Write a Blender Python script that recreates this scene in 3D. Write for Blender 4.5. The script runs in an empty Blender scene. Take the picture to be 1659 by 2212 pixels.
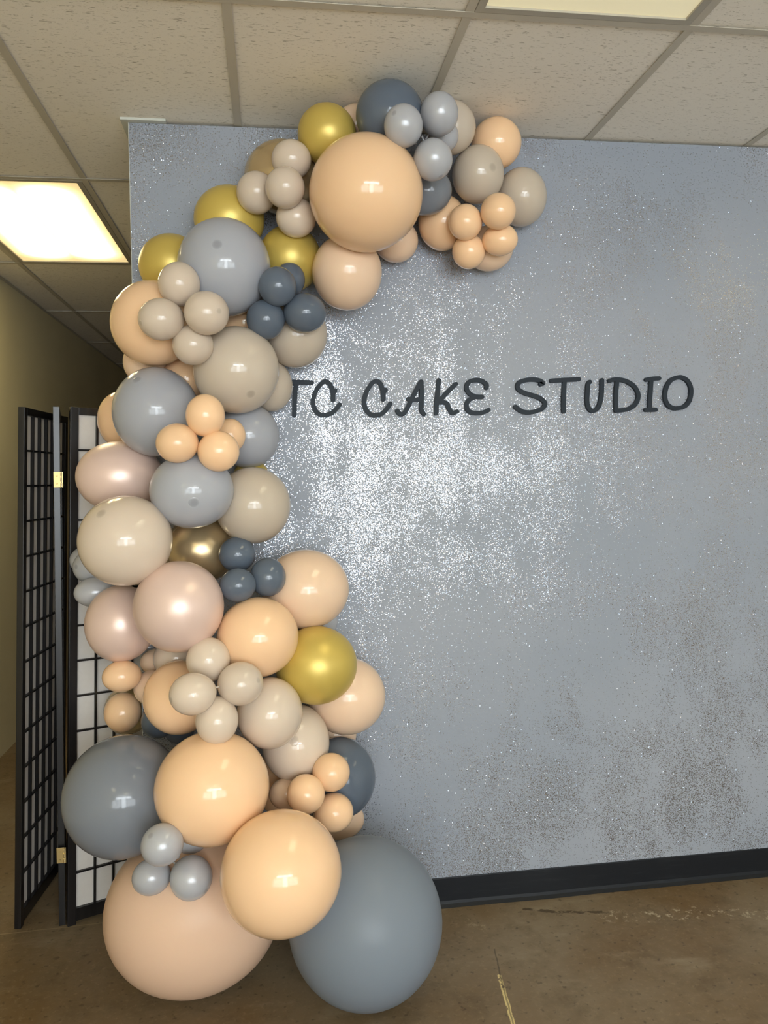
import bpy, bmesh, math, random
from mathutils import Vector, Matrix
C = bpy.context.scene.collection
PI = math.pi

# ---------------------------------------------------------------- camera
cd = bpy.data.cameras.new('camera')
cam = bpy.data.objects.new('camera', cd)
C.objects.link(cam)
cd.sensor_fit = 'VERTICAL'
cd.sensor_height = 36.0
cd.lens = 1702.7 / 2212 * 36.0
cd.shift_x = 0.0044
cd.shift_y = -0.0273
cd.clip_start = 0.02
cam.matrix_world = Matrix(((0.99034951, 0.02200306, -0.13683465, 0.0),
                           (-0.13697049, 0.0047828, -0.99056358, -2.6672),
                           (-0.02114097, 0.99974646, 0.00775041, 1.4881),
                           (0, 0, 0, 1)))
bpy.context.scene.camera = cam

# ---------------------------------------------------------------- world, exposure
w = bpy.data.worlds.new('world')
bpy.context.scene.world = w
w.use_nodes = True
w.node_tree.nodes['Background'].inputs[0].default_value = (0.75, 0.86, 1.0, 1)
w.node_tree.nodes['Background'].inputs[1].default_value = 1.0
vs = bpy.context.scene.view_settings
vs.view_transform = 'Standard'
vs.look = 'None'
vs.exposure = 0.0
vs.gamma = 1.0
vs.use_curve_mapping = False
DAY = 16.5          # brightness of the daylight in the shop front
DAYCOL = (0.86, 0.94, 1.0)
TUBE = 13.0          # brightness of the lit ceiling lenses

# ---------------------------------------------------------------- helpers
def lin(c):
    return tuple(((v / 255) / 12.92 if v / 255 <= 0.04045 else ((v / 255 + 0.055) / 1.055) ** 2.4) for v in c) + (1,)

class NT:
    def __init__(s, name):
        s.m = bpy.data.materials.new(name)
        s.m.use_nodes = True
        s.t = s.m.node_tree
        s.b = s.t.nodes['Principled BSDF']
        s.out = s.t.nodes['Material Output']
    def n(s, typ, ins=None, **kw):
        nd = s.t.nodes.new(typ)
        for k, v in kw.items():
            setattr(nd, k, v)
        for k, v in (ins or {}).items():
            if isinstance(v, bpy.types.NodeSocket):
                s.t.links.new(v, nd.inputs[k])
            else:
                nd.inputs[k].default_value = v
        return nd
    def math(s, op, a, b=0.0, c=0.0, clamp=False):
        nd = s.n('ShaderNodeMath', {0: a, 1: b, 2: c}, operation=op)
        nd.use_clamp = clamp
        return nd.outputs[0]
    def sstep(s, v, lo, hi):
        nd = s.n('ShaderNodeMapRange', {0: v, 1: lo, 2: hi, 3: 0.0, 4: 1.0})
        nd.interpolation_type = 'SMOOTHSTEP'
        return nd.outputs[0]
    def mix(s, f, a, b):
        nd = s.n('ShaderNodeMix', data_type='RGBA')
        for i, v in ((0, f), (6, a), (7, b)):
            if isinstance(v, bpy.types.NodeSocket):
                s.t.links.new(v, nd.inputs[i])
            else:
                nd.inputs[i].default_value = v
        return nd.outputs[2]
    def noise(s, vec, scale, detail=3.0, rough=0.5):
        return s.n('ShaderNodeTexNoise', {'Vector': vec, 'Scale': scale, 'Detail': detail, 'Roughness': rough}).outputs[0]
    def pos(s):
        return s.n('ShaderNodeNewGeometry').outputs['Position']
    def scaled(s, v, x, y, z):
        return s.n('ShaderNodeVectorMath', {0: v, 1: (x, y, z)}, operation='MULTIPLY').outputs[0]
    def set(s, key, v):
        if isinstance(v, bpy.types.NodeSocket):
            s.t.links.new(v, s.b.inputs[key])
        else:
            s.b.inputs[key].default_value = v
    def bump(s, h, strength, dist):
        nd = s.n('ShaderNodeBump', {'Height': h, 'Strength': strength, 'Distance': dist})
        s.t.links.new(nd.outputs[0], s.b.inputs['Normal'])

def simple(name, col, rough=0.5, metal=0.0, spec=0.5, **kw):
    q = NT(name)
    q.set('Base Color', lin(col)); q.set('Roughness', rough); q.set('Metallic', metal)
    q.set('Specular IOR Level', spec)
    for k, v in kw.items():
        q.set(k.replace('_', ' '), v)
    return q.m

def emit(name, col, strength):
    q = NT(name)
    q.set('Base Color', (0.8, 0.8, 0.8, 1)); q.set('Emission Color', tuple(col) + (1,)); q.set('Emission Strength', strength)
    return q.m

def obj(name, bm, mat, parent=None, smooth=False, loc=None):
    me = bpy.data.meshes.new(name)
    bm.to_mesh(me); bm.free()
    me.materials.append(mat)
    if smooth:
        me.polygons.foreach_set('use_smooth', [True] * len(me.polygons))
    o = bpy.data.objects.new(name, me)
    C.objects.link(o)
    if parent is not None:
        o.parent = parent
    if loc is not None:
        o.location = loc
    return o

def clone(src, name, loc, parent=None):
    o = src.copy(); C.objects.link(o); o.name = name; o.location = loc
    if parent is not None:
        o.parent = parent
    return o

def empty(name, loc=(0, 0, 0), rz=0.0, parent=None):
    o = bpy.data.objects.new(name, None)
    C.objects.link(o); o.location = loc; o.rotation_euler = (0, 0, rz)
    o.empty_display_size = 0.05
    if parent is not None:
        o.parent = parent
    return o

def tag(o, label=None, cat=None, group=None, kind=None):
    if label: o['label'] = label
    if cat: o['category'] = cat
    if group: o['group'] = group
    if kind: o['kind'] = kind
    return o

def box(bm, x0, x1, y0, y1, z0, z1, bev=0.0):
    r = bmesh.ops.create_cube(bm, size=1.0)
    vs_ = r['verts']
    for v in vs_:
        v.co = Vector((x0 + (v.co.x + .5) * (x1 - x0), y0 + (v.co.y + .5) * (y1 - y0), z0 + (v.co.z + .5) * (z1 - z0)))
    if bev > 0:
        es = list({e for v in vs_ for e in v.link_edges})
        bmesh.ops.bevel(bm, geom=es, offset=bev, segments=2, affect='EDGES', profile=0.7)
    return bm

def nb():
    return bmesh.new()

def bx(name, dims, mat, parent=None, bev=0.0, loc=None, smooth=False):
    return obj(name, box(nb(), *dims, bev=bev), mat, parent, smooth, loc)

# ---------------------------------------------------------------- structure materials
HT = 2.6698      # ceiling grid height
X0, Y0, T = -0.6913, -0.6939, 0.6096
XL, XR, YF, YB = -1.4995, 4.2, -5.9, 7.5

def glitter_wall():
    q = NT('silver_glitter_paint')
    P = q.pos()
    # patches in which the glitter was brushed on
    pat = q.noise(q.scaled(P, 1.0, 1.0, 0.8), 2.2, 5.0, 0.62)
    pat2 = q.noise(q.scaled(P, 1.0, 1.0, 0.45), 7.0, 4.0, 0.6)
    dens = q.math('ADD', q.math('MULTIPLY', pat, 0.62), q.math('MULTIPLY', pat2, 0.38))
    dens = q.sstep(dens, 0.44, 0.60)
    # single flakes
    v = q.n('ShaderNodeTexVoronoi', {'Vector': P, 'Scale': 470.0}, feature='F1')
    col = v.outputs['Color']; dist = v.outputs['Distance']
    wn = q.n('ShaderNodeTexWhiteNoise', {'Vector': col}, noise_dimensions='3D')
    thr = q.n('ShaderNodeSeparateColor', {0: wn.outputs['Color']})
    dn = q.math('ADD', q.math('MULTIPLY', dens, 0.46), 0.035)
    flake = q.math('LESS_THAN', thr.outputs[0], dn)
    flake = q.math('MULTIPLY', flake, q.math('LESS_THAN', dist, 0.62))
    # flake tilt: most lie nearly flat, a few stick out
    big = q.math('GREATER_THAN', thr.outputs[1], 0.86)
    amp = q.math('ADD', q.math('MULTIPLY', big, 0.75), 0.17)
    rv = q.n('ShaderNodeVectorMath', {0: col, 1: (0.5, 0.5, 0.5)}, operation='SUBTRACT').outputs[0]
    rv = q.n('ShaderNodeVectorMath', {0: rv}, operation='SCALE'); q.t.links.new(amp, rv.inputs['Scale'])
    g = q.n('ShaderNodeNewGeometry').outputs['Normal']
    nn = q.n('ShaderNodeVectorMath', {0: g, 1: rv.outputs[0]}, operation='ADD').outputs[0]
    nn = q.n('ShaderNodeVectorMath', {0: nn}, operation='NORMALIZE').outputs[0]
    # flat satin grey paint
    tone = q.noise(P, 1.3, 3.0, 0.5)
    base = q.mix(q.sstep(tone, 0.3, 0.7), lin((142, 149, 160)), lin((152, 157, 166)))
    q.set('Base Color', base); q.set('Roughness', 0.55); q.set('Specular IOR Level', 0.35)
    q.bump(q.noise(P, 60.0, 3.0), 0.12, 0.004)
    fb = q.n('ShaderNodeBsdfPrincipled')
    fcol = q.mix(thr.outputs[2], lin((168, 158, 148)), lin((178, 190, 206)))
    q.t.links.new(fcol, fb.inputs['Base Color'])
    fb.inputs['Metallic'].default_value = 1.0
    fb.inputs['Roughness'].default_value = 0.24
    q.t.links.new(nn, fb.inputs['Normal'])
    ms = q.n('ShaderNodeMixShader', {0: flake, 1: q.b.outputs[0], 2: fb.outputs[0]})
    q.t.links.new(ms.outputs[0], q.out.inputs['Surface'])
    return q.m

def seg_mask(q, P, pts, width, wob=0.0, wsc=20.0):
    """soft mask around a polyline on the floor (world x, y)"""
    sp = q.n('ShaderNodeSeparateXYZ', {0: P})
    X, Y = sp.outputs[0], sp.outputs[1]
    if wob:
        X = q.math('ADD', X, q.math('MULTIPLY', q.math('SUBTRACT', q.noise(P, wsc, 3.0), 0.5), wob))
        Y = q.math('ADD', Y, q.math('MULTIPLY', q.math('SUBTRACT', q.noise(q.scaled(P, 1, -1, 1), wsc, 3.0), 0.5), wob))
    out = None
    for (ax, ay), (bx_, by) in zip(pts[:-1], pts[1:]):
        dx, dy = bx_ - ax, by - ay
        L2 = dx * dx + dy * dy
        px = q.math('SUBTRACT', X, ax); py = q.math('SUBTRACT', Y, ay)
        t = q.math('DIVIDE', q.math('ADD', q.math('MULTIPLY', px, dx), q.math('MULTIPLY', py, dy)), L2, clamp=True)
        ex = q.math('SUBTRACT', px, q.math('MULTIPLY', t, dx)); ey = q.math('SUBTRACT', py, q.math('MULTIPLY', t, dy))
        d = q.math('SQRT', q.math('ADD', q.math('MULTIPLY', ex, ex), q.math('MULTIPLY', ey, ey)))
        out = d if out is None else q.math('MINIMUM', out, d)
    return q.math('SUBTRACT', 1.0, q.sstep(out, width * 0.55, width))

def concrete():
    q = NT('stained_concrete')
    P = q.pos()
    a = q.noise(P, 1.7, 6.0, 0.6); b = q.noise(P, 7.0, 6.0, 0.65); c = q.noise(P, 60.0, 4.0, 0.7)
    st = q.noise(q.scaled(P, 1, 2.6, 1), 3.1, 5.0, 0.6)
    base = q.mix(q.sstep(a, 0.3, 0.7), lin((112, 88, 56)), lin((134, 118, 94)))
    base = q.mix(q.math('MULTIPLY', q.sstep(b, 0.45, 0.75), 0.6), base, lin((92, 74, 50)))
    base = q.mix(q.math('MULTIPLY', q.sstep(st, 0.55, 0.75), 0.5), base, lin((160, 146, 122)))
    base = q.mix(q.math('MULTIPLY', q.sstep(c, 0.5, 0.8), 0.5), base, lin((158, 140, 108)))
    base = q.mix(q.math('MULTIPLY', q.sstep(q.noise(P, 45.0, 2.0), 0.62, 0.72), 0.5), base, lin((60, 46, 30)))
    # scraped white patches, yellow strip, cracks, joint
    brk = q.sstep(q.noise(P, 34.0, 6.0, 0.75), 0.52, 0.66)
    m = q.math('MULTIPLY', seg_mask(q, P, [(1.10, -0.155), (1.24, -0.19), (1.42, -0.185), (1.62, -0.25)], 0.045, 0.03), brk)
    base = q.mix(q.math('MULTIPLY', m, 0.75), base, lin((205, 190, 160)))
    m = q.math('MULTIPLY', seg_mask(q, P, [(0.60, -0.10), (0.68, -0.15)], 0.04, 0.04), brk)
    base = q.mix(q.math('MULTIPLY', m, 0.4), base, lin((180, 165, 135)))
    brk2 = q.sstep(q.noise(P, 26.0, 3.0, 0.6), 0.40, 0.46)
    m = q.math('MULTIPLY', seg_mask(q, P, [(0.642, -0.40), (0.618, -0.62), (0.60, -0.80)], 0.0075, 0.006, 40.0), brk2)
    base = q.mix(m, base, lin((222, 200, 140)))
    m = seg_mask(q, P, [(0.665, -0.27), (0.645, -0.40), (0.620, -0.60), (0.596, -0.85)], 0.0028, 0.006, 40.0)
    base = q.mix(q.math('MULTIPLY', m, 0.55), base, lin((52, 40, 26)))
    m = q.math('MULTIPLY', seg_mask(q, P, [(0.83, -0.065), (0.92, -0.10), (1.01, -0.115), (1.10, -0.135)], 0.009, 0.03, 30.0), brk2)
    base = q.mix(q.math('MULTIPLY', m, 0.7), base, lin((58, 42, 26)))
    m = seg_mask(q, P, [(-1.5, 0.06), (-0.93, 0.09), (-0.6, 0.10), (-0.2, 0.10)], 0.003, 0.008, 12.0)
    base = q.mix(q.math('MULTIPLY', m, 0.55), base, lin((170, 152, 118)))
    q.set('Base Color', base)
    q.set('Roughness', q.math('ADD', q.math('MULTIPLY', b, 0.3), 0.33))
    q.set('Specular IOR Level', 0.35)
    q.bump(q.math('ADD', c, b), 0.25, 0.002)
    return q.m

def tile_mat():
    q = NT('fissured_ceiling_tile')
    P = q.pos()
    wv = q.math('MULTIPLY', q.noise(P, 9.0, 2.0), 0.0)
    f1 = q.noise(q.scaled(P, 36, 165, 1), 1.0, 2.5, 0.6)
    f2 = q.noise(q.scaled(P, 75, 270, 1), 1.0, 2.0, 0.5)
    f3 = q.noise(q.scaled(P, 330, 330, 1), 1.0, 1.0, 0.5)
    pit = q.math('MAXIMUM', q.sstep(f1, 0.645, 0.685), q.math('MULTIPLY', q.sstep(f2, 0.63, 0.70), 0.6))
    base = q.mix(q.math('MULTIPLY', pit, 0.62), q.mix(q.sstep(q.noise(P, 0.9, 3.0), 0.35, 0.7), lin((240, 234, 223)), lin((245, 239, 228))), lin((150, 138, 118)))
    q.set('Base Color', base); q.set('Roughness', 0.92); q.set('Specular IOR Level', 0.15)
    h = q.math('ADD', q.math('MULTIPLY', pit, -1.0), q.math('MULTIPLY', f3, 0.25))
    q.bump(h, 0.8, 0.002)
    return q.m

def wall_paint(name, c1, c2, sc=1.1):
    q = NT(name)
    P = q.pos()
    q.set('Base Color', q.mix(q.sstep(q.noise(P, sc, 4.0), 0.3, 0.7), lin(c1), lin(c2)))
    q.set('Roughness', 0.75); q.set('Specular IOR Level', 0.25)
    q.bump(q.noise(P, 90.0, 2.0), 0.15, 0.002)
    return q.m

M = {}
M['glitter'] = glitter_wall()
M['concrete'] = concrete()
M['tile'] = tile_mat()
M['grid'] = simple('painted_grid_metal', (192, 185, 170), 0.55)
M['olive'] = wall_paint('olive_beige_paint', (224, 211, 170), (216, 203, 162))
M['room'] = wall_paint('grey_room_paint', (232, 230, 224), (226, 224, 218))
M['edge'] = simple('white_corner_bead', (196, 198, 190), 0.6)
M['rubber'] = NT('black_cove_rubber')
q = M['rubber']; P = q.pos()
q.set('Base Color', q.mix(q.sstep(q.noise(q.scaled(P, 3, 3, 30), 2.0, 5.0, 0.7), 0.5, 0.8), lin((13, 17, 23)), lin((30, 34, 38))))
q.set('Roughness', 0.5); q.set('Specular IOR Level', 0.35)
M['rubber'] = q.m
M['frame'] = simple('dark_window_frame', (60, 60, 62), 0.5)
M['ltrim'] = simple('light_fixture_metal', (172, 166, 152), 0.45)

# ---------------------------------------------------------------- structure
def struct(name, dims, mat, bev=0.0):
    return tag(bx(name, dims, mat, None, bev), kind='structure')

struct('floor', (XL - .1, XR, YF, YB, -0.1, 0.0), M['concrete'])
wb = struct('wall_back', (-0.4330, XR, 0.0, 0.115, 0.0, HT - 0.0045), M['glitter'])
tb = bx('corner_bead', (-0.4348, -0.4329, -0.0012, 0.1155, 0.0, HT - 0.0045), M['edge'], wb)
struct('wall_left', (XL - 0.1, XL, YF, YB, 0.0, HT + 0.03), M['olive'])
struct('wall_right', (XR, XR + 0.1, YF, YB, 0.0, HT + 0.03), M['room'])
struct('wall_end', (XL - .1, XR + .1, YB, YB + 0.1, 0.0, HT + 0.03), M['olive'])
# cove base: thin face with a curved toe
bm = nb()
prof = [(0.0, 0.100), (-0.0030, 0.100), (-0.0036, 0.097), (-0.0036, 0.020), (-0.0060, 0.010), (-0.0125, 0.004), (-0.0160, 0.0008), (0.0, 0.0008)]
rings = []
nseg = 60
for i in range(nseg + 1):
    x = -0.433 + (XR + 0.433) * i / nseg
    dz = 0.0
    rings.append([bm.verts.new((x, y - (0.0035 * math.exp(-((x - 0.93) / 0.12) ** 2) if z < 0.03 else 0), z)) for y, z in prof])
for a, b in zip(rings[:-1], rings[1:]):
    n = len(prof)
    for k in range(n):
        bm.faces.new((a[k], a[(k + 1) % n], b[(k + 1) % n], b[k]))
bm.faces.new(rings[0]); bm.faces.new(rings[-1][::-1])
bmesh.ops.recalc_face_normals(bm, faces=bm.faces)
tag(obj('baseboard_back', bm, M['rubber']), kind='structure')

# ceiling: every lay-in tile and every grid bar is a piece
ceil = tag(empty('ceiling', (0, 0, HT)), kind='structure')
lights = {(-1, 1): 1.0, (2, -1): 0.6, (-1, -3): 0.5, (5, -1): 0.35, (2, -4): 0.5}
tile_src = bx('ceiling_tile', (0.0, T - 0.004, 0.0, 2 * T - 0.004, 0.004, 0.018), M['tile'], ceil)
first = True
kmin, kmax, jmin, jmax = -2, 8, -5, 6
for k in range(kmin, kmax):
    for j in range(jmin, jmax):
        if (k, j) in lights and lights[(k, j)] > 0:
            continue
        x, y = X0 + T * k + 0.002, Y0 + 2 * T * j + 0.002
        if x + T < XL or x > XR:
            continue
        if x < XL + 0.01:      # cut tile along the left wall
            bx('ceiling_tile', (XL, x + T - 0.004, y, y + 2 * T - 0.004, 0.004, 0.018), M['tile'], ceil)
            continue
        if first:
            tile_src.location = (x, y, 0); first = False
        else:
            clone(tile_src, 'ceiling_tile', (x, y, 0))
HB = 0.012
for j in range(jmin, jmax + 1):
    y = Y0 + 2 * T * j
    bm = nb()
    box(bm, XL, XR, y - HB, y + HB, -0.0015, 0.0, 0.0)
    box(bm, XL, XR, y - 0.001, y + 0.001, 0.0, 0.03)
    obj('main_runner', bm, M['grid'], ceil)
for k in range(kmin + 1, kmax + 1):
    x = X0 + T * k
    if x > XR: continue
    for j in range(jmin, jmax):
        y = Y0 + 2 * T * j
        bm = nb()
        box(bm, x - HB, x + HB, y + HB, y + 2 * T - HB, -0.0008, 0.0006)
        box(bm, x - 0.001, x + 0.001, y + HB, y + 2 * T - HB, 0.0006, 0.03)
        obj('cross_tee', bm, M['grid'], ceil)
struct('trim_1', (XL, XL + 0.02, YF, YB, HT - 0.0012, HT + 0.0003), M['grid'])
# wall angle that boxes the end of the partition at the ceiling
bm = nb()
box(bm, -0.457, -0.313, -0.0215, -0.0005, HT - 0.0040, HT + 0.0038)
box(bm, -0.457, -0.434, -0.0004, 0.13, HT - 0.0040, HT + 0.0038)
tag(obj('trim_2', bm, M['edge']), kind='structure')
bx('backing', (XL - .1, XR + .1, YF, YB, 0.04, 0.06), M['room'], ceil)

# shop front behind the camera: door glass, transom row, glowing side windows added for soft fill
wf = empty('wall_front', (0, YF, 0)); tag(wf, kind='structure')
bx('header', (XL, XR, -0.12, 0, 2.52, HT + .03), M['room'], wf)
bx('sill', (XL, XR, -0.12, 0, 0.0, 0.55), M['room'], wf)
bx('panel', (-1.45, 0.18, -0.12, 0, 1.95, 2.12), M['room'], wf)
bx('panel', (1.10, XR, -0.12, 0, 1.95, 2.12), M['room'], wf)
bx('panel', (3.0, XR, -0.12, 0, 0.55, 2.52), M['room'], wf)
bx('post', (0.10, 0.19, -0.12, 0.0, 0.0, 2.1), M['frame'], wf)
bx('post', (1.07, 1.16, -0.12, 0.0, 0.0, 2.1), M['frame'], wf)
def window(name, x0, x1, z0, z1, strength, n):
    m = emit('daylit_glass_' + name, DAYCOL, strength)
    wd = tag(empty(name, (0, YF - 0.06, 0)), kind='structure')
    st = (x1 - x0) / n
    for i in range(n):
        bx('pane', (x0 + st * i + .02, x0 + st * (i + 1) - .02, -0.004, 0.0, z0 + .02, z1 - .02), m, wd)
        bx('mullion', (x0 + st * i - .02, x0 + st * i + .02, -0.03, 0.03, z0, z1), M['frame'], wd)
window('window_1', -0.75, 2.10, 2.12, 2.52, DAY * 1.35, 3)
window('window_2', 0.19, 1.07, 0.25, 2.08, DAY * 0.85, 1)
bx('panel', (-1.45, -0.75, -0.12, 0, 2.12, 2.52), M['room'], wf)
bx('panel', (2.10, 3.0, -0.12, 0, 2.12, 2.52), M['room'], wf)
window('window_fill_1', -1.4, 0.10, 0.6, 1.95, DAY * 0.42, 2)  # both side windows are unseen, added as glowing soft fill
window('window_fill_2', 1.16, 3.0, 0.6, 1.95, DAY * 0.42, 2)

# ---------------------------------------------------------------- ceiling lights
def lens_mat(name, s, cx, cy, prism):
    q = NT(name)
    sp = q.n('ShaderNodeSeparateXYZ', {0: q.pos()})
    # two tubes run along y behind the ribbed lens
    d1 = q.math('ABSOLUTE', q.math('SUBTRACT', q.math('ABSOLUTE', q.math('SUBTRACT', sp.outputs[0], cx)), 0.115))
    g = q.math('SUBTRACT', 1.0, q.sstep(d1, 0.0, 0.21))
    d2 = q.math('ABSOLUTE', q.math('SUBTRACT', sp.outputs[1], cy))
    g = q.math('MULTIPLY', g, q.math('SUBTRACT', 1.0, q.sstep(d2, 0.40, 0.62)))
    g = q.math('POWER', g, 2.4)
    st = q.math('MULTIPLY', q.math('ADD', q.math('MULTIPLY', g, 0.94), 0.06), s)
    if prism:
        # a prismatic lens throws its light steeply down and looks dull from the side
        gm = q.n('ShaderNodeNewGeometry')
        cs = q.n('ShaderNodeVectorMath', {0: gm.outputs['Incoming'], 1: (0, 0, -1)}, operation='DOT_PRODUCT').outputs['Value']
        st = q.math('ADD', q.math('MULTIPLY', st, q.sstep(cs, 0.52, 0.74)), 0.37)
    q.set('Base Color', lin((225, 215, 175)))
    q.set('Roughness', 0.3)
    q.set('Emission Color', q.mix(g, (1.0, 0.90, 0.62, 1) if prism else (1.0, 0.74, 0.34, 1), (1.0, 0.92, 0.62, 1)))
    q.set('Emission Strength', st)
    return q.m
LL = {(-1, 1): 'lit yellow-white ceiling light panel at the left, beyond the glitter wall',
      (2, -1): 'pale ceiling light panel cut off by the top edge of the view',
      (-1, -3): 'lit ceiling light panel near the shop front along the left wall',
      (5, -1): 'lit ceiling light panel above the right side of the room',
      (2, -4): 'lit ceiling light panel nearest the shop front door'}
for (k, j), s in lights.items():
    if s <= 0: continue
    x, y = X0 + T * k, Y0 + 2 * T * j
    cl = empty('ceiling_light', (x + T / 2, y + T, HT))
    tag(cl, LL[(k, j)], 'ceiling light', 'ceiling lights')
    a, b = T / 2 - 0.013, T - 0.013
    bm = nb(); fw_ = 0.022
    box(bm, -a, a, -b, -b + fw_, -0.002, 0.012, 0.0015)
    box(bm, -a, a, b - fw_, b, -0.002, 0.012, 0.0015)
    box(bm, -a, -a + fw_, -b + fw_, b - fw_, -0.002, 0.012, 0.0015)
    box(bm, a - fw_, a, -b + fw_, b - fw_, -0.002, 0.012, 0.0015)
    obj('frame', bm, M['ltrim'], cl)
    bx('diffuser', (-a + fw_, a - fw_, -b + fw_, b - fw_, 0.004, 0.008), lens_mat('ribbed_lens', TUBE * s, x + T / 2, y + T, (k, j) == (2, -1)), cl)
    bx('housing', (-a, a, -b, b, 0.02, 0.035), M['ltrim'], cl)

# ---------------------------------------------------------------- sign letters
M['letter'] = simple('slate_painted_foam', (34, 42, 51), 0.55, spec=0.25)
LW = 0.0150
def smooth_path(pts, n=7):
    if len(pts) < 3:
        return [Vector(p) for p in pts]
    closed = pts[0] == pts[-1]
    P_ = [Vector(p) for p in pts]
    out = []
    m = len(P_)
    for i in range(m - 1):
        if closed:
            p0 = P_[i - 1] if i > 0 else P_[m - 2]
            p3 = P_[i + 2] if i + 2 < m else P_[1]
        else:
            p0 = P_[i - 1] if i > 0 else P_[i] * 2 - P_[i + 1]
            p3 = P_[i + 2] if i + 2 < m else P_[i + 1] * 2 - P_[i]
        p1, p2 = P_[i], P_[i + 1]
        for t_ in range(n):
            t = t_ / n
            out.append(0.5 * ((2 * p1) + (-p0 + p2) * t + (2 * p0 - 5 * p1 + 4 * p2 - p3) * t * t + (-p0 + 3 * p1 - 3 * p2 + p3) * t ** 3))
    out.append(P_[-1])
    return out
def stroke(bm, path, w_, y0, y1):
    h = w_ / 2
    n = len(path)
    closed = (path[0] - path[-1]).length < 1e-5
    L_, R_ = [], []
    for i in range(n):
        a = path[max(i - 1, 0)]; b = path[min(i + 1, n - 1)]
        if closed and i in (0, n - 1):
            a, b = path[-2], path[1]
        d = (b - a).normalized(); nn = Vector((-d.y, d.x)) * h
        L_.append(path[i] + nn); R_.append(path[i] - nn)
    poly = []
    def cap(c, d0):
        return [c + Vector((math.cos(d0 + a * PI / 8), math.sin(d0 + a * PI / 8))) * h for a in range(1, 8)]
    d = (path[-1] - path[-2]); ang = math.atan2(d.y, d.x)
    d2 = (path[0] - path[1]); ang2 = math.atan2(d2.y, d2.x)
    def pt(p, y):
        return bm.verts.new((p.x, y, p.y))
    Lf = [(pt(l, y0), pt(r, y0), pt(l, y1), pt(r, y1)) for l, r in zip(L_, R_)]
    for a, b in zip(Lf[:-1], Lf[1:]):
        bm.faces.new((a[0], a[1], b[1], b[0]))
        bm.faces.new((a[0], b[0], b[2], a[2]))
        bm.faces.new((a[1], a[3], b[3], b[1]))
    if not closed:
        for c, dd in ((path[-1], ang), (path[0], ang2)):
            ring = [c + Vector((math.cos(dd - PI / 2 + PI * a / 8), math.sin(dd - PI / 2 + PI * a / 8))) * h for a in range(9)]
            f = [pt(p, y0) for p in ring]; g = [pt(p, y1) for p in ring]
            bm.faces.new(f)
            for i in range(8):
                bm.faces.new((f[i], f[i + 1], g[i + 1], g[i]))
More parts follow.
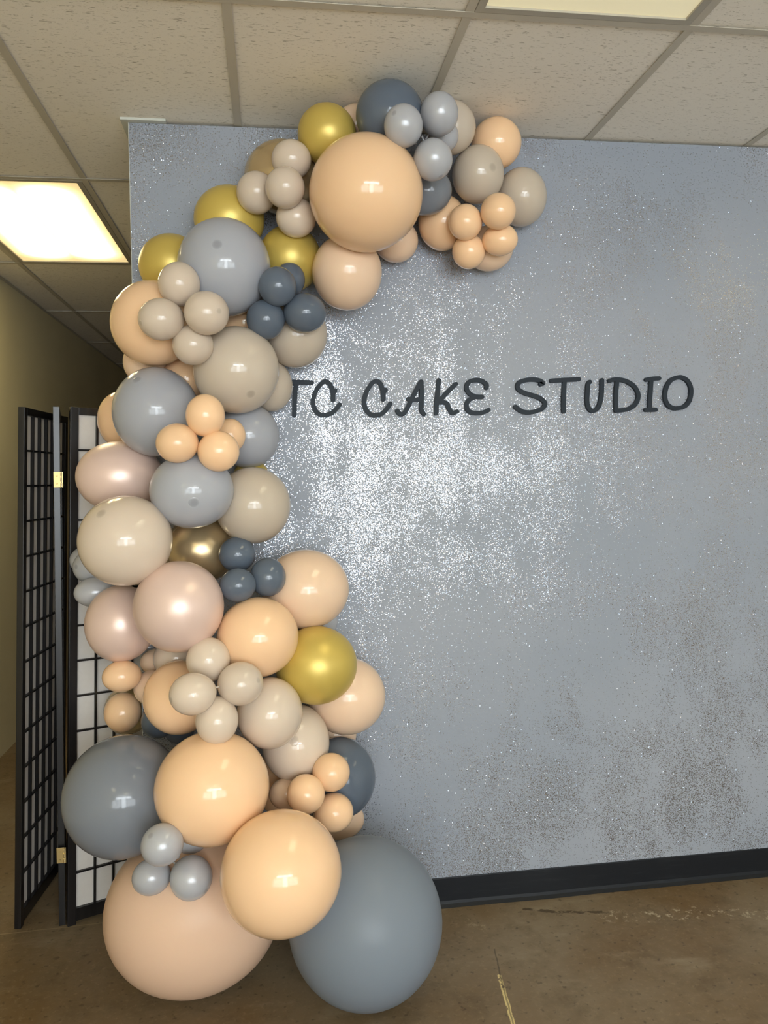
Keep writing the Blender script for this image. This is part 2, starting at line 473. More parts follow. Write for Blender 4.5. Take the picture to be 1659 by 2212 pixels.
LETTERS = [
    ('T','dark letter T before the C, partly covered by sand balloons',[[(0.0401,1.8162),(0.0924,1.8153),(0.145,1.8135)],[(0.0924,1.8137),(0.0867,1.7577),(0.0837,1.7051)]]),
    ('C','dark letter C between the half-covered T and the word gap',[[(0.2153,1.7545),(0.2152,1.7794),(0.21,1.7997),(0.2012,1.8121),(0.1912,1.8167),(0.1809,1.8134),(0.1717,1.8044),(0.1555,1.7797),(0.1476,1.7483),(0.1542,1.7213),(0.1674,1.7076),(0.1853,1.7041),(0.208,1.7095),(0.2242,1.7229),(0.2369,1.7386)],[(0.2175,1.7794),(0.2237,1.7861)]]),
    ('C','dark letter C starting the word CAKE',[[(0.3868,1.7547),(0.3864,1.7782),(0.3809,1.8018),(0.3729,1.8136),(0.364,1.8165),(0.3545,1.8142),(0.3455,1.8063),(0.3286,1.7786),(0.3205,1.7464),(0.3259,1.7229),(0.3403,1.7052),(0.3595,1.7015),(0.3819,1.7077),(0.3971,1.7223),(0.4103,1.7398)],[(0.3879,1.7782),(0.3949,1.787)]]),
    ('A','dark letter A in the word CAKE',[[(0.4342,1.716),(0.4415,1.7056),(0.4549,1.7055),(0.4688,1.7246),(0.4845,1.754),(0.5032,1.7893),(0.5173,1.8144)],[(0.5194,1.8144),(0.5202,1.7804),(0.5189,1.7449),(0.5188,1.7153),(0.527,1.7033)],[(0.4725,1.7556),(0.4905,1.7539),(0.519,1.7537)]]),
    ('K','dark letter K in the word CAKE',[[(0.5809,1.8192),(0.5771,1.786),(0.5717,1.7444),(0.5694,1.7059)],[(0.6399,1.8065),(0.6088,1.7769),(0.5793,1.7459)],[(0.5778,1.7444),(0.605,1.7412),(0.6138,1.7233),(0.6256,1.7068),(0.6425,1.7111)]]),
    ('E','dark rounded letter E in the word CAKE',[[(0.7485,1.7925),(0.7487,1.8045),(0.732,1.8165),(0.7106,1.8196),(0.6859,1.8122),(0.6778,1.7914),(0.6881,1.7734),(0.7094,1.7628),(0.7324,1.7612)],[(0.7094,1.7619),(0.6846,1.7495),(0.6765,1.7287),(0.6868,1.7107),(0.7143,1.7051),(0.739,1.7087),(0.754,1.7155)]]),
    ('S','dark letter S starting the word STUDIO',[[(0.9441,1.8046),(0.9527,1.8071),(0.9432,1.8157),(0.9231,1.8205),(0.8976,1.82),(0.87,1.8125),(0.8602,1.7993),(0.8652,1.785),(0.8861,1.7737),(0.9177,1.7643),(0.943,1.7539),(0.9587,1.7373),(0.9509,1.721),(0.9294,1.711),(0.9038,1.7061),(0.8784,1.7084),(0.8617,1.7177),(0.8513,1.726)]]),
    ('T','dark letter T in the word STUDIO',[[(0.9838,1.8162),(1.0342,1.819),(1.0838,1.8213)],[(1.0321,1.819),(1.0293,1.7862),(1.0267,1.745),(1.0266,1.708)]]),
    ('U','dark letter U in the word STUDIO',[[(1.1242,1.8115),(1.118,1.8014),(1.1148,1.7704),(1.1134,1.741),(1.1189,1.7198),(1.1307,1.709),(1.1454,1.713),(1.1568,1.726),(1.1632,1.7455),(1.1676,1.7701),(1.169,1.793),(1.1698,1.8175)]]),
    ('D','dark letter D in the word STUDIO',[[(1.2274,1.8181),(1.2232,1.7885),(1.2208,1.7544),(1.2204,1.7089)],[(1.1986,1.8148),(1.213,1.8193),(1.237,1.8192),(1.2657,1.8111),(1.2895,1.795),(1.3035,1.7721),(1.3031,1.7493),(1.2906,1.7288),(1.2686,1.7153),(1.2445,1.711),(1.2204,1.7089)]]),
    ('I','dark letter I with two crossbars in the word STUDIO',[[(1.3371,1.8188),(1.3602,1.8221),(1.3846,1.8232)],[(1.3549,1.821),(1.3523,1.7878),(1.3486,1.749),(1.3471,1.7124)],[(1.3326,1.7113),(1.369,1.711)]]),
    ('O','dark letter O ending the word STUDIO',[[(1.458,1.8268),(1.4333,1.8184),(1.4158,1.799),(1.4067,1.7715),(1.4074,1.7462),(1.4169,1.7278),(1.4338,1.7173),(1.4558,1.716),(1.4805,1.7227),(1.4981,1.741),(1.506,1.7686),(1.504,1.794),(1.4921,1.8147),(1.4751,1.8252),(1.458,1.8268)]]),
]
for ch, lab, strokes in LETTERS:
    bm = nb()
    xs = [p[0] for s in strokes for p in s]; zs = [p[1] for s in strokes for p in s]
    cx_, cz_ = (min(xs) + max(xs)) / 2, min(zs)
    for i, s in enumerate(strokes):
        path = smooth_path([(p[0] - cx_, p[1] - cz_) for p in s])
        if s[0] == s[-1]:
            path[-1] = path[0].copy()
        stroke(bm, path, LW, -0.012 - 0.0001 * i, 0.0)
    bmesh.ops.recalc_face_normals(bm, faces=bm.faces)
    o = obj('sign_letter', bm, M['letter'], None, False, (cx_, -0.0003, cz_))
    tag(o, lab, 'letter', 'letters of the wall sign')

# ---------------------------------------------------------------- folding screen
M['lacquer'] = NT('black_lacquered_wood')
q = M['lacquer']
oc = q.n('ShaderNodeTexCoord').outputs['Object']
q.set('Base Color', q.mix(q.sstep(q.noise(q.scaled(oc, 60, 60, 3), 1.0, 4.0), 0.4, 0.7), lin((16, 15, 16)), lin((28, 25, 25))))
q.set('Roughness', 0.32); q.set('Specular IOR Level', 0.5)
M['lacquer'] = q.m
q = NT('white_rice_paper')
oc = q.n('ShaderNodeTexCoord').outputs['Object']
q.set('Base Color', q.mix(q.noise(q.scaled(oc, 40, 40, 40), 1.0, 5.0, 0.7), lin((228, 222, 216)), lin((242, 238, 233))))
q.set('Roughness', 0.9)
tr = q.n('ShaderNodeBsdfTranslucent', {0: lin((225, 218, 205))})
ms = q.n('ShaderNodeMixShader', {0: 0.25, 1: q.b.outputs[0], 2: tr.outputs[0]})
q.t.links.new(ms.outputs[0], q.out.inputs['Surface'])
M['paper'] = q.m
M['brass'] = simple('polished_brass', (240, 218, 160), 0.35, 1.0)
PW, PH, PT = 0.43, 1.752, 0.021
def panel(loc, ang, lean, side, mirror=1):
    """frame, lattice and paper; +x runs from the near hinge to the far one, -y*mirror faces the camera"""
    r = empty('screen_panel', loc, 0, screen)
    r.rotation_euler = (math.atan(side / PH), math.atan(lean / PH), ang)
    h = PT / 2
    sw, tr_, br = 0.027, 0.026, 0.042
    bx('stile', (0, sw, -h, h, 0, PH), M['lacquer'], r, 0.0015)
    bx('stile', (PW - sw, PW, -h, h, 0, PH), M['lacquer'], r, 0.0015)
    bx('rail', (sw, PW - sw, -h, h, PH - tr_ , PH - 0.001), M['lacquer'], r, 0.001)
    bx('rail', (sw, PW - sw, -h, h, 0.012, 0.012 + br), M['lacquer'], r, 0.001)
    f = -mirror
    bx('paper', (sw, PW - sw, f * -0.003 - 0.0004, f * -0.003 + 0.0004, 0.012 + br, PH - tr_), M['paper'], r)
    n, m = 6, 14
    y0, y1 = sorted((f * -0.0015, f * 0.0090))
    st = (PW - 2 * sw) / n
    for i in range(1, n):
        x = sw + st * i
        bx('lattice_bar', (x - .0035, x + .0035, y0, y1, 0.012 + br, PH - tr_), M['lacquer'], r)
    z0_, z1_ = 0.012 + br, PH - tr_
    for i in range(1, m):
        z = z0_ + (z1_ - z0_) * i / m
        bx('lattice_bar', (sw, PW - sw, y0 + 0.0006, y1 - 0.0006, z - .0032, z + .0032), M['lacquer'], r)
    return r
screen = empty('folding_screen', (-0.74, 0.12, 0))
tag(screen, 'black framed folding screen with white paper panels and brass hinges behind the balloons', 'room divider')
def rel(x, y): return (x + 0.74, y - 0.12, 0)
panel(rel(-0.874, 0.112), math.atan2(0.425, 0.035), 0.0, 0.055)
panel(rel(-0.729, 0.108), math.atan2(0.425, -0.100), 0.0, 0.020, -1)
panel(rel(-0.713, 0.103), math.atan2(0.20, 0.38), 0.050, 0.0)
def hinge(x, y, z):
    bm = nb()
    box(bm, -0.0135, 0.0105, -0.0016, 0.0, -0.026, 0.026, 0.0005)
    box(bm, 0.0125, 0.0165, -0.0030, 0.0, -0.026, 0.026, 0.0005)
    for s in (-0.018, 0.0, 0.018):
        ret = bmesh.ops.create_cone(bm, segments=12, radius1=0.0032, radius2=0.0032, depth=0.013, cap_ends=True)
        for v in ret['verts']: v.co += Vector((0.0115, -0.0036, s))
    hg = obj('hinge', bm, M['brass'], screen, False, (x + 0.74, y - 0.12, z))
    hg['label'] = 'brass hinge'
    bm = nb()
    for s in (-0.014, 0.012):
        ret = bmesh.ops.create_cone(bm, segments=10, radius1=0.0034, radius2=0.002, depth=0.0016, cap_ends=True)
        for v in ret['verts']:
            v.co = Vector((v.co.x - 0.003, -v.co.z - 0.0020, v.co.y + s))
    obj('screw', bm, M['brass'], hg)
hinge(-0.704, 0.0905, 1.505)
hinge(-0.724, 0.0925, 0.245)

# ---------------------------------------------------------------- balloons
def latex(name, col, rough, metal=0.0, coat=0.0, sub=0.12, spec=0.42):
    out = []
    for spot in (False, True):
        q = NT(name + ('_crown' if spot else ''))
        rnd = q.n('ShaderNodeObjectInfo').outputs['Random']
        c = lin(col)
        b = q.mix(rnd, tuple(v * 0.95 for v in c[:3]) + (1,), tuple(min(1, v * 1.05) for v in c[:3]) + (1,)) if not spot else c
        if spot:
            at = q.n('ShaderNodeAttribute', attribute_name='fade').outputs['Fac']
            b = q.mix(q.math('MULTIPLY', at, 0.30), c, tuple(v * 0.2 for v in c[:3]) + (1,))
        q.set('Base Color', b); q.set('Roughness', rough); q.set('Metallic', metal)
        q.set('Specular IOR Level', spec if metal < 0.12 else 0.5); q.set('Coat Weight', coat); q.set('Coat Roughness', 0.12)
        if sub:
            q.set('Subsurface Weight', sub); q.set('Subsurface Radius', (1.0, 0.6, 0.4)); q.set('Subsurface Scale', 0.02)
        out.append(q.m)
    return out
LATEX = {
    'peach': latex('peach_latex', (242, 202, 160), 0.11),
    'blush': latex('blush_latex', (233, 202, 172), 0.12),
    'sand': latex('sand_latex', (211, 194, 175), 0.11),
    'grey': latex('light_grey_latex', (166, 168, 174), 0.11),
    'smoke': latex('smoke_grey_latex', (124, 129, 137), 0.12),
    'shaded_sand': latex('shaded_sand_latex', (198, 184, 166), 0.12),  # sand latex darkened for shaded balloons; their shade is in the colour
    'blush_matte': latex('blush_latex_thin', (222, 188, 160), 0.34, spec=0.15),
    'smoke_matte': latex('smoke_latex_thin', (122, 130, 140), 0.34, spec=0.15),
    'slate': latex('slate_latex', (94, 104, 117), 0.11),
    'silver': latex('silver_grey_latex', (178, 179, 183), 0.22, 0.1),
    'gold': latex('gold_pearl_latex', (208, 182, 92), 0.36, 0.3, 0.0, 0.0),
    'bronze': latex('bronze_chrome_latex', (208, 184, 142), 0.27, 0.7, 0.0, 0.0),
    'pink_pearl': latex('pink_pearl_latex', (232, 204, 190), 0.32, 0.2, 0.0, 0.0),
}
def unit_balloon(th, ph):
    """profile of a blown balloon: round crown, slightly drawn towards the neck"""
    z = math.cos(th); r = math.sin(th)
    if z < 0:
        r *= 1 - 0.05 * z * z
        z *= 1 + 0.03 * z * z
    return Vector((r * math.cos(ph), r * math.sin(ph), z))
def balloon(kind, label, loc, shape, pole, spot):
    a, b, c, az, el = shape
    v = Vector((math.sin(az) * math.cos(el), math.cos(az) * math.cos(el), math.sin(el)))
    right = v.cross(Vector((0, 0, 1))).normalized(); up = right.cross(v)
    B3 = Matrix((right * a, up * b, v * c)).transposed()
    p = Vector(pole).normalized()
    t1 = p.orthogonal().normalized(); t2 = p.cross(t1)
    R3 = Matrix((t1, t2, p)).transposed()
    M3 = B3 @ R3
    size = (a + b) / 2
    nu, nv = (56, 36) if size > 0.09 else (36, 24)
    bm = nb()
    top = bm.verts.new(M3 @ unit_balloon(0, 0)); bot = bm.verts.new(M3 @ unit_balloon(PI, 0))
    rows = [[bm.verts.new(M3 @ unit_balloon(PI * j / nv, 2 * PI * i / nu)) for i in range(nu)] for j in range(1, nv)]
    for i in range(nu):
        k = (i + 1) % nu
        bm.faces.new((top, rows[0][i], rows[0][k]))
        bm.faces.new((bot, rows[-1][k], rows[-1][i]))
        for j in range(nv - 2):
            bm.faces.new((rows[j][i], rows[j + 1][i], rows[j + 1][k], rows[j][k]))
    o = obj('balloon', bm, LATEX[kind][0], None, True, loc)
    small = size < 0.073
    g = ('small ' if small else '') + {'pink_pearl': 'pearl pink', 'silver': 'silver-grey', 'bronze': 'bronze chrome', 'blush_matte': 'blush', 'smoke_matte': 'smoke'}.get(kind, kind) + ' balloons in the garland'
    tag(o, label, 'balloon', g)
    # knotted neck, tucked into the garland
    s = 0.010 if small else 0.016
    bm = nb()
    bz = -1.03
    prof = [(0.0, bz + 0.012 / size * 0.5), (0.75, bz * 1.0), (0.42, bz - 0.5 * s / size), (0.72, bz - 0.9 * s / size), (0.42, bz - 1.3 * s / size), (0.95, bz - 2.2 * s / size), (0.0, bz - 2.2 * s / size)]
    rr = []
    for r_, z_ in prof:
        rr.append([bm.verts.new(M3 @ Vector((r_ * 0.45 * s / size * math.cos(2 * PI * i / 10), r_ * 0.45 * s / size * math.sin(2 * PI * i / 10), z_))) for i in range(10)])
    for x_, y_ in zip(rr[:-1], rr[1:]):
        for i in range(10):
            bm.faces.new((x_[i], y_[i], y_[(i + 1) % 10], x_[(i + 1) % 10]))
    obj('knot', bm, LATEX[kind][0], o, True)
    if spot:
        bm = nb()
        fl = bm.verts.layers.float.new('fade')
        lift = 1 + 0.0005 / size
        ra = 0.009 if small else 0.0150
        c0 = bm.verts.new(M3 @ (unit_balloon(0, 0) * lift)); c0[fl] = 1.0
        prev = None
        for f_, fade in ((0.3, 1.0), (0.6, 0.85), (0.85, 0.35), (1.0, 0.0)):
            ring = []
            for i in range(20):
                vv = bm.verts.new(M3 @ (unit_balloon(ra * f_ / size, 2 * PI * i / 20) * (lift if f_ < 1 else 1.0)))
                vv[fl] = fade; ring.append(vv)
            for i in range(20):
                k = (i + 1) % 20
                if prev is None: bm.faces.new((c0, ring[i], ring[k]))
                else: bm.faces.new((prev[i], ring[i], ring[k], prev[k]))
            prev = ring
        cs = obj('crown_spot', bm, LATEX[kind][1], o, True)
        cs['label'] = 'darker thick latex spot at the crown'
    return o
BALLOONS = [
    ('peach','large peach balloon filling the bend at the top of the garland',[0.2994,-0.3455,2.3307],[0.169,0.1684,0.1687,0.1282,0.3455],[-0.52,0.3,-0.8],0),
    ('gold','gold balloon highest of the gold ones, above left of the large peach balloon',[0.1949,-0.2494,2.543],[0.0901,0.0897,0.0899,0.0805,0.4102],[-0.552,0.236,-0.8],0),
    ('bronze','bronze chrome balloon half hidden behind the upper cluster of small sand balloons',[0.0604,-0.1143,2.4592],[0.1219,0.1143,0.118,0.0237,0.3634],[-0.57,-0.187,-0.8],0),
    ('sand','small sand balloon, topmost of the cluster left of the large top peach balloon',[0.0834,-0.2656,2.4553],[0.0604,0.0583,0.0593,0.0347,0.3827],[0.587,-0.125,-0.8],0),
    ('sand','small sand balloon, leftmost of the cluster left of the large top peach balloon',[-0.0235,-0.214,2.3709],[0.0609,0.064,0.0624,-0.0096,0.3454],[0.105,0.591,-0.8],0),
    ('sand','small sand balloon, middle and foremost of the cluster left of the large top peach balloon',[0.0615,-0.3093,2.3546],[0.0588,0.0608,0.0598,0.0261,0.352],[0.468,-0.375,-0.8],0),
    ('sand','small sand balloon, lowest of the cluster left of the large top peach balloon',[0.0957,-0.22,2.2963],[0.0622,0.061,0.0616,0.0391,0.3188],[0.532,0.277,-0.8],0),
    ('gold','gold balloon behind the top edge of the large light grey balloon',[-0.112,-0.1061,2.3228],[0.1116,0.1059,0.1087,-0.0437,0.3148],[0.419,-0.43,-0.8],0),
    ('gold','gold balloon right of the large light grey balloon, above the upper slate cluster',[0.0775,-0.1018,2.2023],[0.101,0.1056,0.1033,0.0302,0.2714],[0.599,0.039,-0.8],0),
    ('slate','large slate balloon pressed against the ceiling at the garland top',[0.3767,-0.3334,2.5705],[0.1014,0.0999,0.1006,0.16,0.4294],[0.079,-0.595,-0.8],0),
    ('blush','blush balloon, only a sliver showing between the top gold and top slate balloons',[0.2956,-0.1823,2.6043],[0.0704,0.064,0.0671,0.1184,0.4196],[0.255,0.543,-0.8],0),
    ('silver','small silver-grey balloon in front of the large slate balloon, crown spot at upper left',[0.3962,-0.4525,2.4867],[0.0556,0.0589,0.0572,0.177,0.4177],[-0.446,0.577,-0.684],1),
    ('silver','small silver-grey balloon, highest of the cluster near the ceiling',[0.5128,-0.3985,2.5499],[0.056,0.0617,0.0588,0.2223,0.4282],[0.545,0.794,-0.269],1),
    ('silver','small silver-grey balloon, mostly hidden at the back of the top cluster',[0.5417,-0.3059,2.5265],[0.0504,0.0491,0.0498,0.2255,0.4049],[-0.598,-0.052,-0.8],0),
    ('silver','small silver-grey balloon, lowest of the top cluster, crown spot near its bottom',[0.487,-0.4177,2.4082],[0.057,0.0591,0.058,0.2132,0.3803],[0.38,-0.767,-0.517],1),
    ('smoke','smoke grey balloon peeking out under the lowest small silver-grey balloon',[0.5088,-0.202,2.3953],[0.0828,0.0748,0.0787,0.2035,0.3459],[0.101,0.591,-0.8],0),
    ('shaded_sand','shaded sand balloon behind the top silver-grey cluster',[0.5885,-0.2241,2.5903],[0.0792,0.082,0.0806,0.2364,0.4133],[-0.166,0.577,-0.8],0),
    ('peach','peach balloon at the upper right end of the garland',[0.7654,-0.1271,2.5884],[0.0832,0.0829,0.083,0.2927,0.3932],[-0.353,-0.486,-0.8],0),
    ('shaded_sand','dull shaded sand balloon in front of the upper right peach balloon',[0.6899,-0.1663,2.4675],[0.0845,0.0921,0.0883,0.2692,0.361],[0.554,0.211,-0.805],1),
    ('shaded_sand','shaded sand balloon farthest right at the tip of the garland',[0.8607,-0.0885,2.4269],[0.0854,0.0961,0.0906,0.3222,0.3325],[-0.511,-0.315,-0.8],0),
    ('peach','small peach balloon, left one of the cluster at the right tip',[0.6336,-0.2086,2.298],[0.0546,0.0564,0.0555,0.2522,0.3088],[0.572,0.181,-0.8],0),
    ('peach','small peach balloon, topmost of the cluster at the right tip',[0.7267,-0.2616,2.3173],[0.0557,0.0559,0.0558,0.2934,0.3187],[0.155,0.58,-0.8],0),
    ('peach','small peach balloon, right lower one of the cluster at the right tip',[0.7526,-0.1901,2.2498],[0.058,0.0509,0.0543,0.295,0.2861],[-0.597,-0.064,-0.8],0),
    ('peach','small peach balloon, lowest of the cluster at the right tip',[0.6601,-0.1437,2.2238],[0.0547,0.056,0.0553,0.2559,0.2749],[0.581,-0.151,-0.8],0),
    ('peach','peach balloon left of the small peach cluster at the right tip',[0.5875,-0.0853,2.3352],[0.0813,0.0908,0.0859,0.2238,0.3096],[0.41,-0.438,-0.8],0),
    ('blush','blush balloon behind the bottom of the small peach cluster at the right tip',[0.7484,-0.076,2.2552],[0.0814,0.076,0.0787,0.2812,0.2771],[-0.213,0.561,-0.8],0),
    ('blush','blush balloon peeking out below right of the large top peach balloon',[0.4321,-0.0702,2.2759],[0.0741,0.0708,0.0724,0.1649,0.2907],[-0.535,0.271,-0.8],0),
    ('blush','blush balloon hanging directly below the large top peach balloon',[0.2547,-0.1751,2.142],[0.1107,0.1187,0.1146,0.1019,0.2553],[-0.08,-0.595,-0.8],0),
    ('grey','large light grey balloon with a dark crown spot among three gold balloons',[-0.1254,-0.2211,2.1378],[0.1408,0.1476,0.1442,-0.0512,0.2593],[-0.131,0.437,-0.89],1),
    ('gold','gold balloon farthest left, beside the large light grey balloon',[-0.2955,-0.0977,2.1747],[0.1015,0.0989,0.1002,-0.1145,0.2595],[-0.134,0.585,-0.8],0),
    ('peach','large peach balloon at the left edge behind the small sand cluster',[-0.3418,-0.2034,1.9719],[0.126,0.1289,0.1274,-0.1378,0.1921],[0.378,-0.466,-0.8],0),
    ('sand','small sand balloon, topmost of the cluster under the left gold balloon',[-0.2476,-0.3413,2.0566],[0.0598,0.0632,0.0615,-0.1061,0.2384],[0.006,0.6,-0.8],0),
    ('sand','small sand balloon, leftmost of the cluster on the left peach balloon',[-0.2961,-0.3719,1.9495],[0.0641,0.0595,0.0618,-0.1283,0.1968],[-0.861,-0.185,-0.473],1),
    ('sand','small sand balloon, rightmost of the cluster on the left peach balloon',[-0.1677,-0.4046,1.9613],[0.0632,0.0612,0.0622,-0.074,0.2056],[0.527,0.103,-0.843],1),
    ('sand','small sand balloon, lowest of the cluster on the left peach balloon',[-0.213,-0.3386,1.8832],[0.0587,0.0582,0.0585,-0.0912,0.1674],[-0.082,-0.594,-0.8],0),
    ('shaded_sand','large shaded sand balloon with a crown spot below the upper slate cluster',[-0.0955,-0.2194,1.8272],[0.1302,0.1334,0.1318,-0.039,0.1375],[0.305,-0.522,-0.797],1),
    ('slate','small slate balloon, middle top of the upper slate cluster',[0.0336,-0.2952,2.0646],[0.0563,0.0588,0.0575,0.0142,0.2384],[-0.449,0.398,-0.8],0),
    ('slate','small slate balloon, hidden behind the top of the upper slate cluster',[0.0732,-0.2082,2.109],[0.047,0.0511,0.049,0.0298,0.2472],[-0.574,-0.173,-0.8],0),
    ('slate','small slate balloon, lower left of the upper slate cluster',[-0.0036,-0.249,1.9751],[0.0586,0.0604,0.0595,-0.0015,0.1987],[-0.501,0.329,-0.8],0),
    ('slate','small slate balloon, lower right of the upper slate cluster',[0.1148,-0.2507,1.9962],[0.0655,0.06,0.0627,0.0475,0.207],[-0.003,0.6,-0.8],0),
    ('shaded_sand','shaded sand balloon right of the large shaded sand one, under the upper slate cluster',[0.0914,-0.1032,1.9567],[0.1029,0.1069,0.1049,0.0356,0.1806],[-0.423,0.426,-0.8],0),
    ('shaded_sand','shaded sand balloon against the wall beside the first letter T',[0.0078,-0.0772,1.794],[0.0707,0.0833,0.0767,0.003,0.1176],[0.45,0.397,-0.8],0),
    ('blush','blush balloon edge showing under the large left peach balloon',[-0.3873,-0.0721,1.8738],[0.069,0.0739,0.0714,-0.1482,0.1459],[0.304,-0.518,-0.8],0),
    ('peach','peach balloon deep between the two upper light grey and shaded sand balloons',[-0.2595,-0.0769,1.818],[0.0781,0.0746,0.0763,-0.0999,0.126],[0.598,-0.043,-0.8],0),
    ('grey','large light grey balloon with crown spot at its upper left, above the pearl pink balloon',[-0.3415,-0.1888,1.7035],[0.129,0.1368,0.1328,-0.137,0.0859],[-0.398,0.695,-0.6],1),
    ('peach','small peach balloon, topmost of the middle peach cluster',[-0.1781,-0.3999,1.6742],[0.0549,0.0604,0.0576,-0.0784,0.0816],[0.454,0.392,-0.8],0),
    ('peach','peach balloon glimpsed behind the upper slate cluster',[-0.073,-0.0702,2.0005],[0.0752,0.0696,0.0724,-0.0281,0.1947],[0.596,0.066,-0.8],0),
    ('peach','peach balloon at the left edge in front of the white screen top',[-0.4938,0.109,1.704],[0.0823,0.0981,0.0898,-0.176,0.0764],[-0.188,0.57,-0.8],0),
    ('peach','small peach balloon, lower left of the middle peach cluster',[-0.2563,-0.3998,1.5975],[0.0592,0.0559,0.0575,-0.1126,0.0479],[-0.6,0.021,-0.8],0),
    ('peach','small peach balloon, lower right and foremost of the middle peach cluster',[-0.1437,-0.3976,1.5732],[0.0588,0.0579,0.0583,-0.0632,0.0374],[-0.271,-0.535,-0.8],0),
    ('peach','small peach balloon, rearmost right of the middle peach cluster',[-0.1189,-0.2346,1.6266],[0.0472,0.0521,0.0496,-0.0488,0.0568],[0.265,-0.538,-0.8],0),
    ('grey','grey balloon right of the middle peach cluster against the glitter wall',[-0.0706,-0.1002,1.6322],[0.1021,0.1041,0.1031,-0.0275,0.056],[0.341,-0.494,-0.8],0),
    ('gold','gold balloon, only a sliver showing between grey and shaded sand balloons at the wall',[-0.062,-0.0639,1.4903],[0.0618,0.0663,0.064,-0.0238,0.0008],[-0.526,0.289,-0.8],0),
    ('pink_pearl','pearl pink balloon in front of the screen, highest of the pearl pink ones',[-0.4659,-0.1175,1.5094],[0.1315,0.1108,0.1207,-0.1807,0.0082],[0.5,0.331,-0.8],0),
    ('grey','light grey balloon with a low crown spot under the middle peach cluster',[-0.2272,-0.3175,1.4631],[0.1206,0.1106,0.1155,-0.0964,-0.0106],[0.041,-0.298,-0.954],1),
    ('shaded_sand','shaded sand balloon at the right edge below the grey one, above the lower slate cluster',[-0.0565,-0.199,1.4116],[0.1168,0.1186,0.1177,-0.0229,-0.031],[0.512,0.313,-0.8],0),
    ('sand','large cream sand balloon with crown spot at left, under a pearl pink one',[-0.4095,-0.3596,1.3255],[0.1301,0.1283,0.1292,-0.1756,-0.0693],[-0.476,0.596,-0.647],1),
    ('bronze','bronze chrome balloon in the middle of the garland left of the lower slate cluster',[-0.2253,-0.1101,1.2731],[0.1139,0.1066,0.1102,-0.0879,-0.0836],[0.532,-0.277,-0.8],0),
    ('silver','small silver-grey balloon, rear upper one of the trio at the far left',[-0.6124,0.0902,1.2334],[0.0598,0.049,0.0541,-0.2185,-0.09],[-0.188,0.57,-0.8],0),
    ('silver','small silver-grey balloon with crown spot in the trio at the far left',[-0.5781,-0.0003,1.2199],[0.0628,0.0565,0.0596,-0.2135,-0.098],[-0.799,0.039,-0.6],1),
    ('silver','small silver-grey balloon, lowest of the trio at the far left',[-0.555,-0.0641,1.1445],[0.0694,0.048,0.0577,-0.2101,-0.1284],[0.587,0.126,-0.8],0),
    ('slate','small slate balloon, topmost of the lower slate trio',[-0.105,-0.2386,1.2654],[0.056,0.054,0.055,-0.0432,-0.0914],[-0.566,-0.198,-0.8],0),
    ('slate','small slate balloon, lower left of the lower slate trio',[-0.1009,-0.3369,1.1842],[0.0533,0.0493,0.0513,-0.0433,-0.1296],[-0.435,0.414,-0.8],0),
    ('slate','small slate balloon, right one of the lower slate trio',[-0.014,-0.2918,1.1987],[0.0537,0.058,0.0558,-0.0059,-0.1213],[0.118,0.588,-0.8],0),
    ('pink_pearl','largest pearl pink balloon in the middle of the garland',[-0.2651,-0.3723,1.1354],[0.1265,0.1288,0.1276,-0.115,-0.1515],[-0.576,-0.169,-0.8],0),
    ('pink_pearl','pearl pink balloon at the left edge, lowest of the pearl pink ones',[-0.4652,-0.1583,1.0574],[0.1067,0.117,0.1117,-0.1833,-0.1672],[-0.035,0.599,-0.8],0),
    ('blush','blush balloon at the right edge beside the lower slate trio',[0.1022,-0.1772,1.1422],[0.1368,0.1252,0.1309,0.041,-0.1379],[-0.171,0.575,-0.8],0),
    ('peach','peach balloon between the largest pearl pink balloon and the lower gold balloon',[-0.0475,-0.3366,1.0308],[0.1193,0.1158,0.1175,-0.0204,-0.1937],[0.538,-0.266,-0.8],0),
    ('silver','silver-grey balloon sliver behind the lower gold balloon at the wall',[0.1471,-0.0646,1.0224],[0.0628,0.0697,0.0662,0.0565,-0.1768],[0.237,0.551,-0.8],0),
    ('gold','gold balloon in the lower half, on the right side',[0.1258,-0.2583,0.9205],[0.1247,0.1176,0.1211,0.0522,-0.2311],[0.47,0.373,-0.8],0),
    ('blush','blush balloon farthest right in the lower half, behind the gold one',[0.2285,-0.1323,0.7869],[0.1257,0.122,0.1238,0.0899,-0.2688],[-0.376,-0.468,-0.8],0),
    ('sand','small sand balloon, topmost of the lower sand cluster',[-0.1835,-0.4215,0.9901],[0.0608,0.0622,0.0615,-0.0815,-0.2175],[0.178,0.573,-0.8],0),
    ('sand','small sand balloon, leftmost of the lower sand cluster',[-0.2149,-0.5488,0.9305],[0.0612,0.0547,0.0578,-0.1011,-0.2562],[-0.89,-0.189,-0.416],1),
    ('sand','small sand balloon, rightmost of the lower sand cluster',[-0.0936,-0.4869,0.9348],[0.0626,0.0589,0.0607,-0.0429,-0.2483],[0.757,0.088,-0.648],1),
    ('sand','small sand balloon, lowest of the lower sand cluster',[-0.157,-0.512,0.8467],[0.0572,0.0632,0.0601,-0.0727,-0.2885],[0.523,-0.294,-0.8],0),
    ('sand','sand balloon touching the right of the lower sand cluster',[-0.0172,-0.3683,0.8155],[0.0949,0.1007,0.0978,-0.0075,-0.2846],[0.573,0.179,-0.8],0),
    ('sand','sand balloon with faint crown spot above the lower right peach cluster',[0.0589,-0.2534,0.686],[0.1027,0.114,0.1082,0.0244,-0.3207],[-0.049,0.052,-0.997],1),
    ('peach','peach balloon behind the left side of the lower sand cluster',[-0.2825,-0.26,0.8472],[0.1064,0.1078,0.1071,-0.1168,-0.2585],[-0.594,-0.081,-0.8],0),
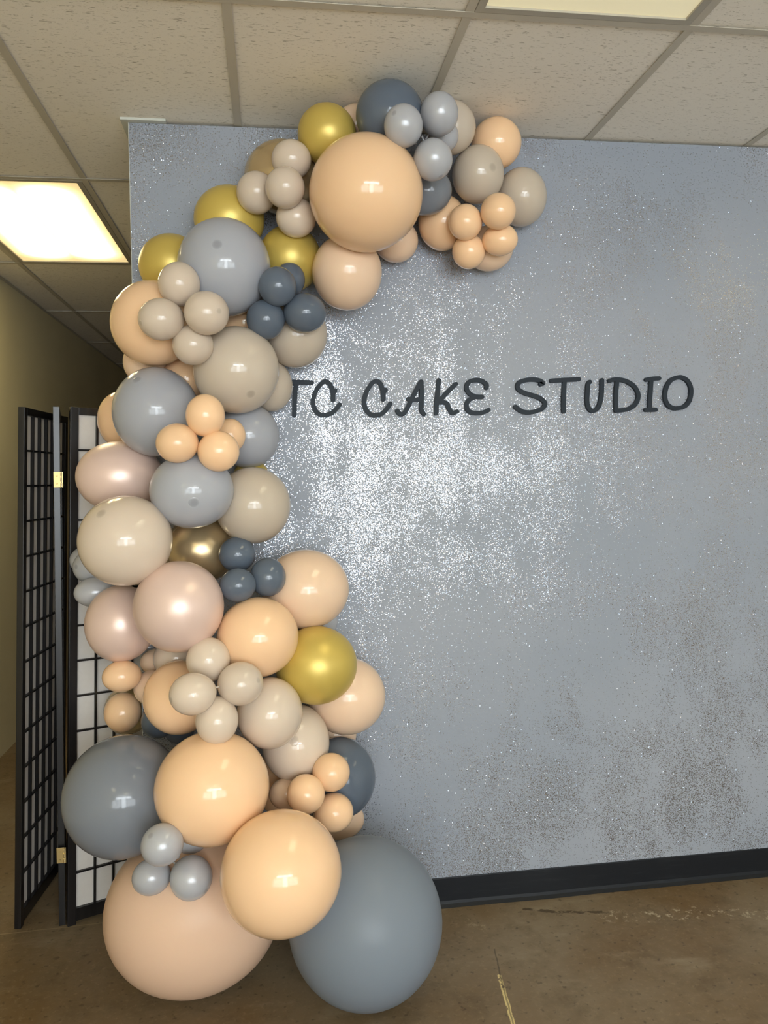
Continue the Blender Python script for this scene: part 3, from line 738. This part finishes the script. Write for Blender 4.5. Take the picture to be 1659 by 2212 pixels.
    ('peach','small peach balloon at the left edge just under the lowest pearl pink balloon',[-0.4598,-0.1937,0.9033],[0.0578,0.0474,0.0523,-0.1838,-0.2284],[-0.368,0.474,-0.8],0),
    ('peach','small peach balloon at the left edge above the big smoke grey balloon',[-0.4959,0.0015,0.7386],[0.0595,0.0633,0.0614,-0.1837,-0.2694],[-0.094,0.593,-0.8],0),
    ('blush','small blush balloon wedged between two small left peach ones and a larger peach one',[-0.382,-0.1497,0.8526],[0.0521,0.0522,0.0521,-0.1506,-0.2446],[-0.026,0.599,-0.8],0),
    ('blush','small blush balloon peeking out under the pearl pink balloons',[-0.376,-0.0484,0.9102],[0.054,0.0417,0.0475,-0.1426,-0.2151],[0.575,0.171,-0.8],0),
    ('sand','sand balloon hidden under the largest pearl pink balloon',[-0.3047,-0.1176,0.9333],[0.0734,0.0692,0.0713,-0.1189,-0.2128],[-0.437,-0.411,-0.8],0),
    ('bronze','dark bronze balloon behind the small peach balloons at the left edge',[-0.501,0.1196,0.7116],[0.0792,0.0816,0.0804,-0.1779,-0.2677],[0.176,0.573,-0.8],0),
    ('slate','small slate balloon under the peach balloon, above the big smoke grey balloon',[-0.3696,-0.0895,0.7307],[0.0548,0.0545,0.0546,-0.1424,-0.2831],[-0.334,-0.498,-0.8],0),
    ('slate','small slate balloon sliver above the upper big bottom peach balloon',[-0.3109,-0.0451,0.6846],[0.0483,0.0449,0.0466,-0.118,-0.2954],[-0.361,-0.479,-0.8],0),
    ('blush','blush balloon sliver at the wall under the rightmost blush balloon',[0.1954,-0.0645,0.6411],[0.0693,0.0618,0.0655,0.075,-0.3138],[-0.6,0.002,-0.8],0),
    ('smoke','big smoke grey balloon at the lower left in front of the screen',[-0.4369,-0.3349,0.5933],[0.1679,0.1683,0.1681,-0.1852,-0.3606],[0.344,0.492,-0.8],0),
    ('peach','big peach balloon in the lower stack, right of the big smoke grey one',[-0.175,-0.491,0.6574],[0.1536,0.1485,0.151,-0.0803,-0.3636],[0.182,0.572,-0.8],0),
    ('peach','big peach balloon resting between the two huge floor balloons',[0.0045,-0.6555,0.4926],[0.1535,0.1496,0.1515,0.0022,-0.4596],[0.451,-0.396,-0.8],0),
    ('blush_matte','huge blush balloon standing on the floor at the left',[-0.2463,-0.3266,0.2485],[0.2531,0.2261,0.2392,-0.1048,-0.4848],[-0.472,-0.371,-0.8],0),
    ('smoke_matte','huge smoke grey balloon standing on the floor at the right',[0.2404,-0.4418,0.2294],[0.2188,0.2228,0.2208,0.1076,-0.5123],[-0.116,-0.589,-0.8],0),
    ('silver','small silver-grey balloon, topmost of the bottom trio',[-0.293,-0.6106,0.5676],[0.0534,0.0515,0.0524,-0.1415,-0.4171],[-0.512,0.472,-0.718],1),
    ('silver','small silver-grey balloon, left one of the bottom trio',[-0.3396,-0.4948,0.4316],[0.0511,0.0463,0.0486,-0.1551,-0.4479],[0.132,0.585,-0.8],0),
    ('silver','small silver-grey balloon, right one of the bottom trio',[-0.2326,-0.5232,0.4337],[0.0558,0.056,0.0559,-0.1081,-0.4548],[0.659,-0.644,-0.388],1),
    ('silver','small silver-grey balloon sliver behind the bottom trio',[-0.2423,-0.4081,0.4899],[0.0471,0.0431,0.0451,-0.1068,-0.414],[-0.068,-0.596,-0.8],0),
    ('slate','large slate balloon at the right behind the lower peach cluster',[0.1967,-0.1873,0.5462],[0.1128,0.1228,0.1177,0.0792,-0.362],[-0.283,-0.529,-0.8],0),
    ('peach','small peach balloon, topmost of the lower right peach cluster',[0.1584,-0.3485,0.6233],[0.0558,0.0545,0.0552,0.0682,-0.3563],[-0.578,-0.161,-0.8],0),
    ('peach','small peach balloon, left one of the lower right peach cluster',[0.0805,-0.4009,0.5853],[0.0553,0.0546,0.0549,0.0355,-0.3789],[-0.597,-0.061,-0.8],0),
    ('peach','small peach balloon, lowest of the lower right peach cluster',[0.164,-0.3411,0.5013],[0.0586,0.0552,0.0569,0.0704,-0.4003],[-0.491,-0.345,-0.8],0),
    ('blush','small blush balloon, rearmost left of the lower right peach cluster',[0.0271,-0.3055,0.5532],[0.0522,0.0455,0.0487,0.0115,-0.3769],[-0.546,0.249,-0.8],0),
    ('blush','blush balloon peeking above the huge smoke grey balloon',[0.196,-0.0756,0.3632],[0.0873,0.0635,0.0745,0.0755,-0.4085],[0.359,0.481,-0.8],0),
    ('peach','peach balloon deep behind the big upper peach balloon of the lower stack',[-0.008,-0.0767,0.5014],[0.0637,0.094,0.0774,-0.0031,-0.3639],[0.519,0.301,-0.8],0),
]
for b_ in BALLOONS:
    balloon(*b_)
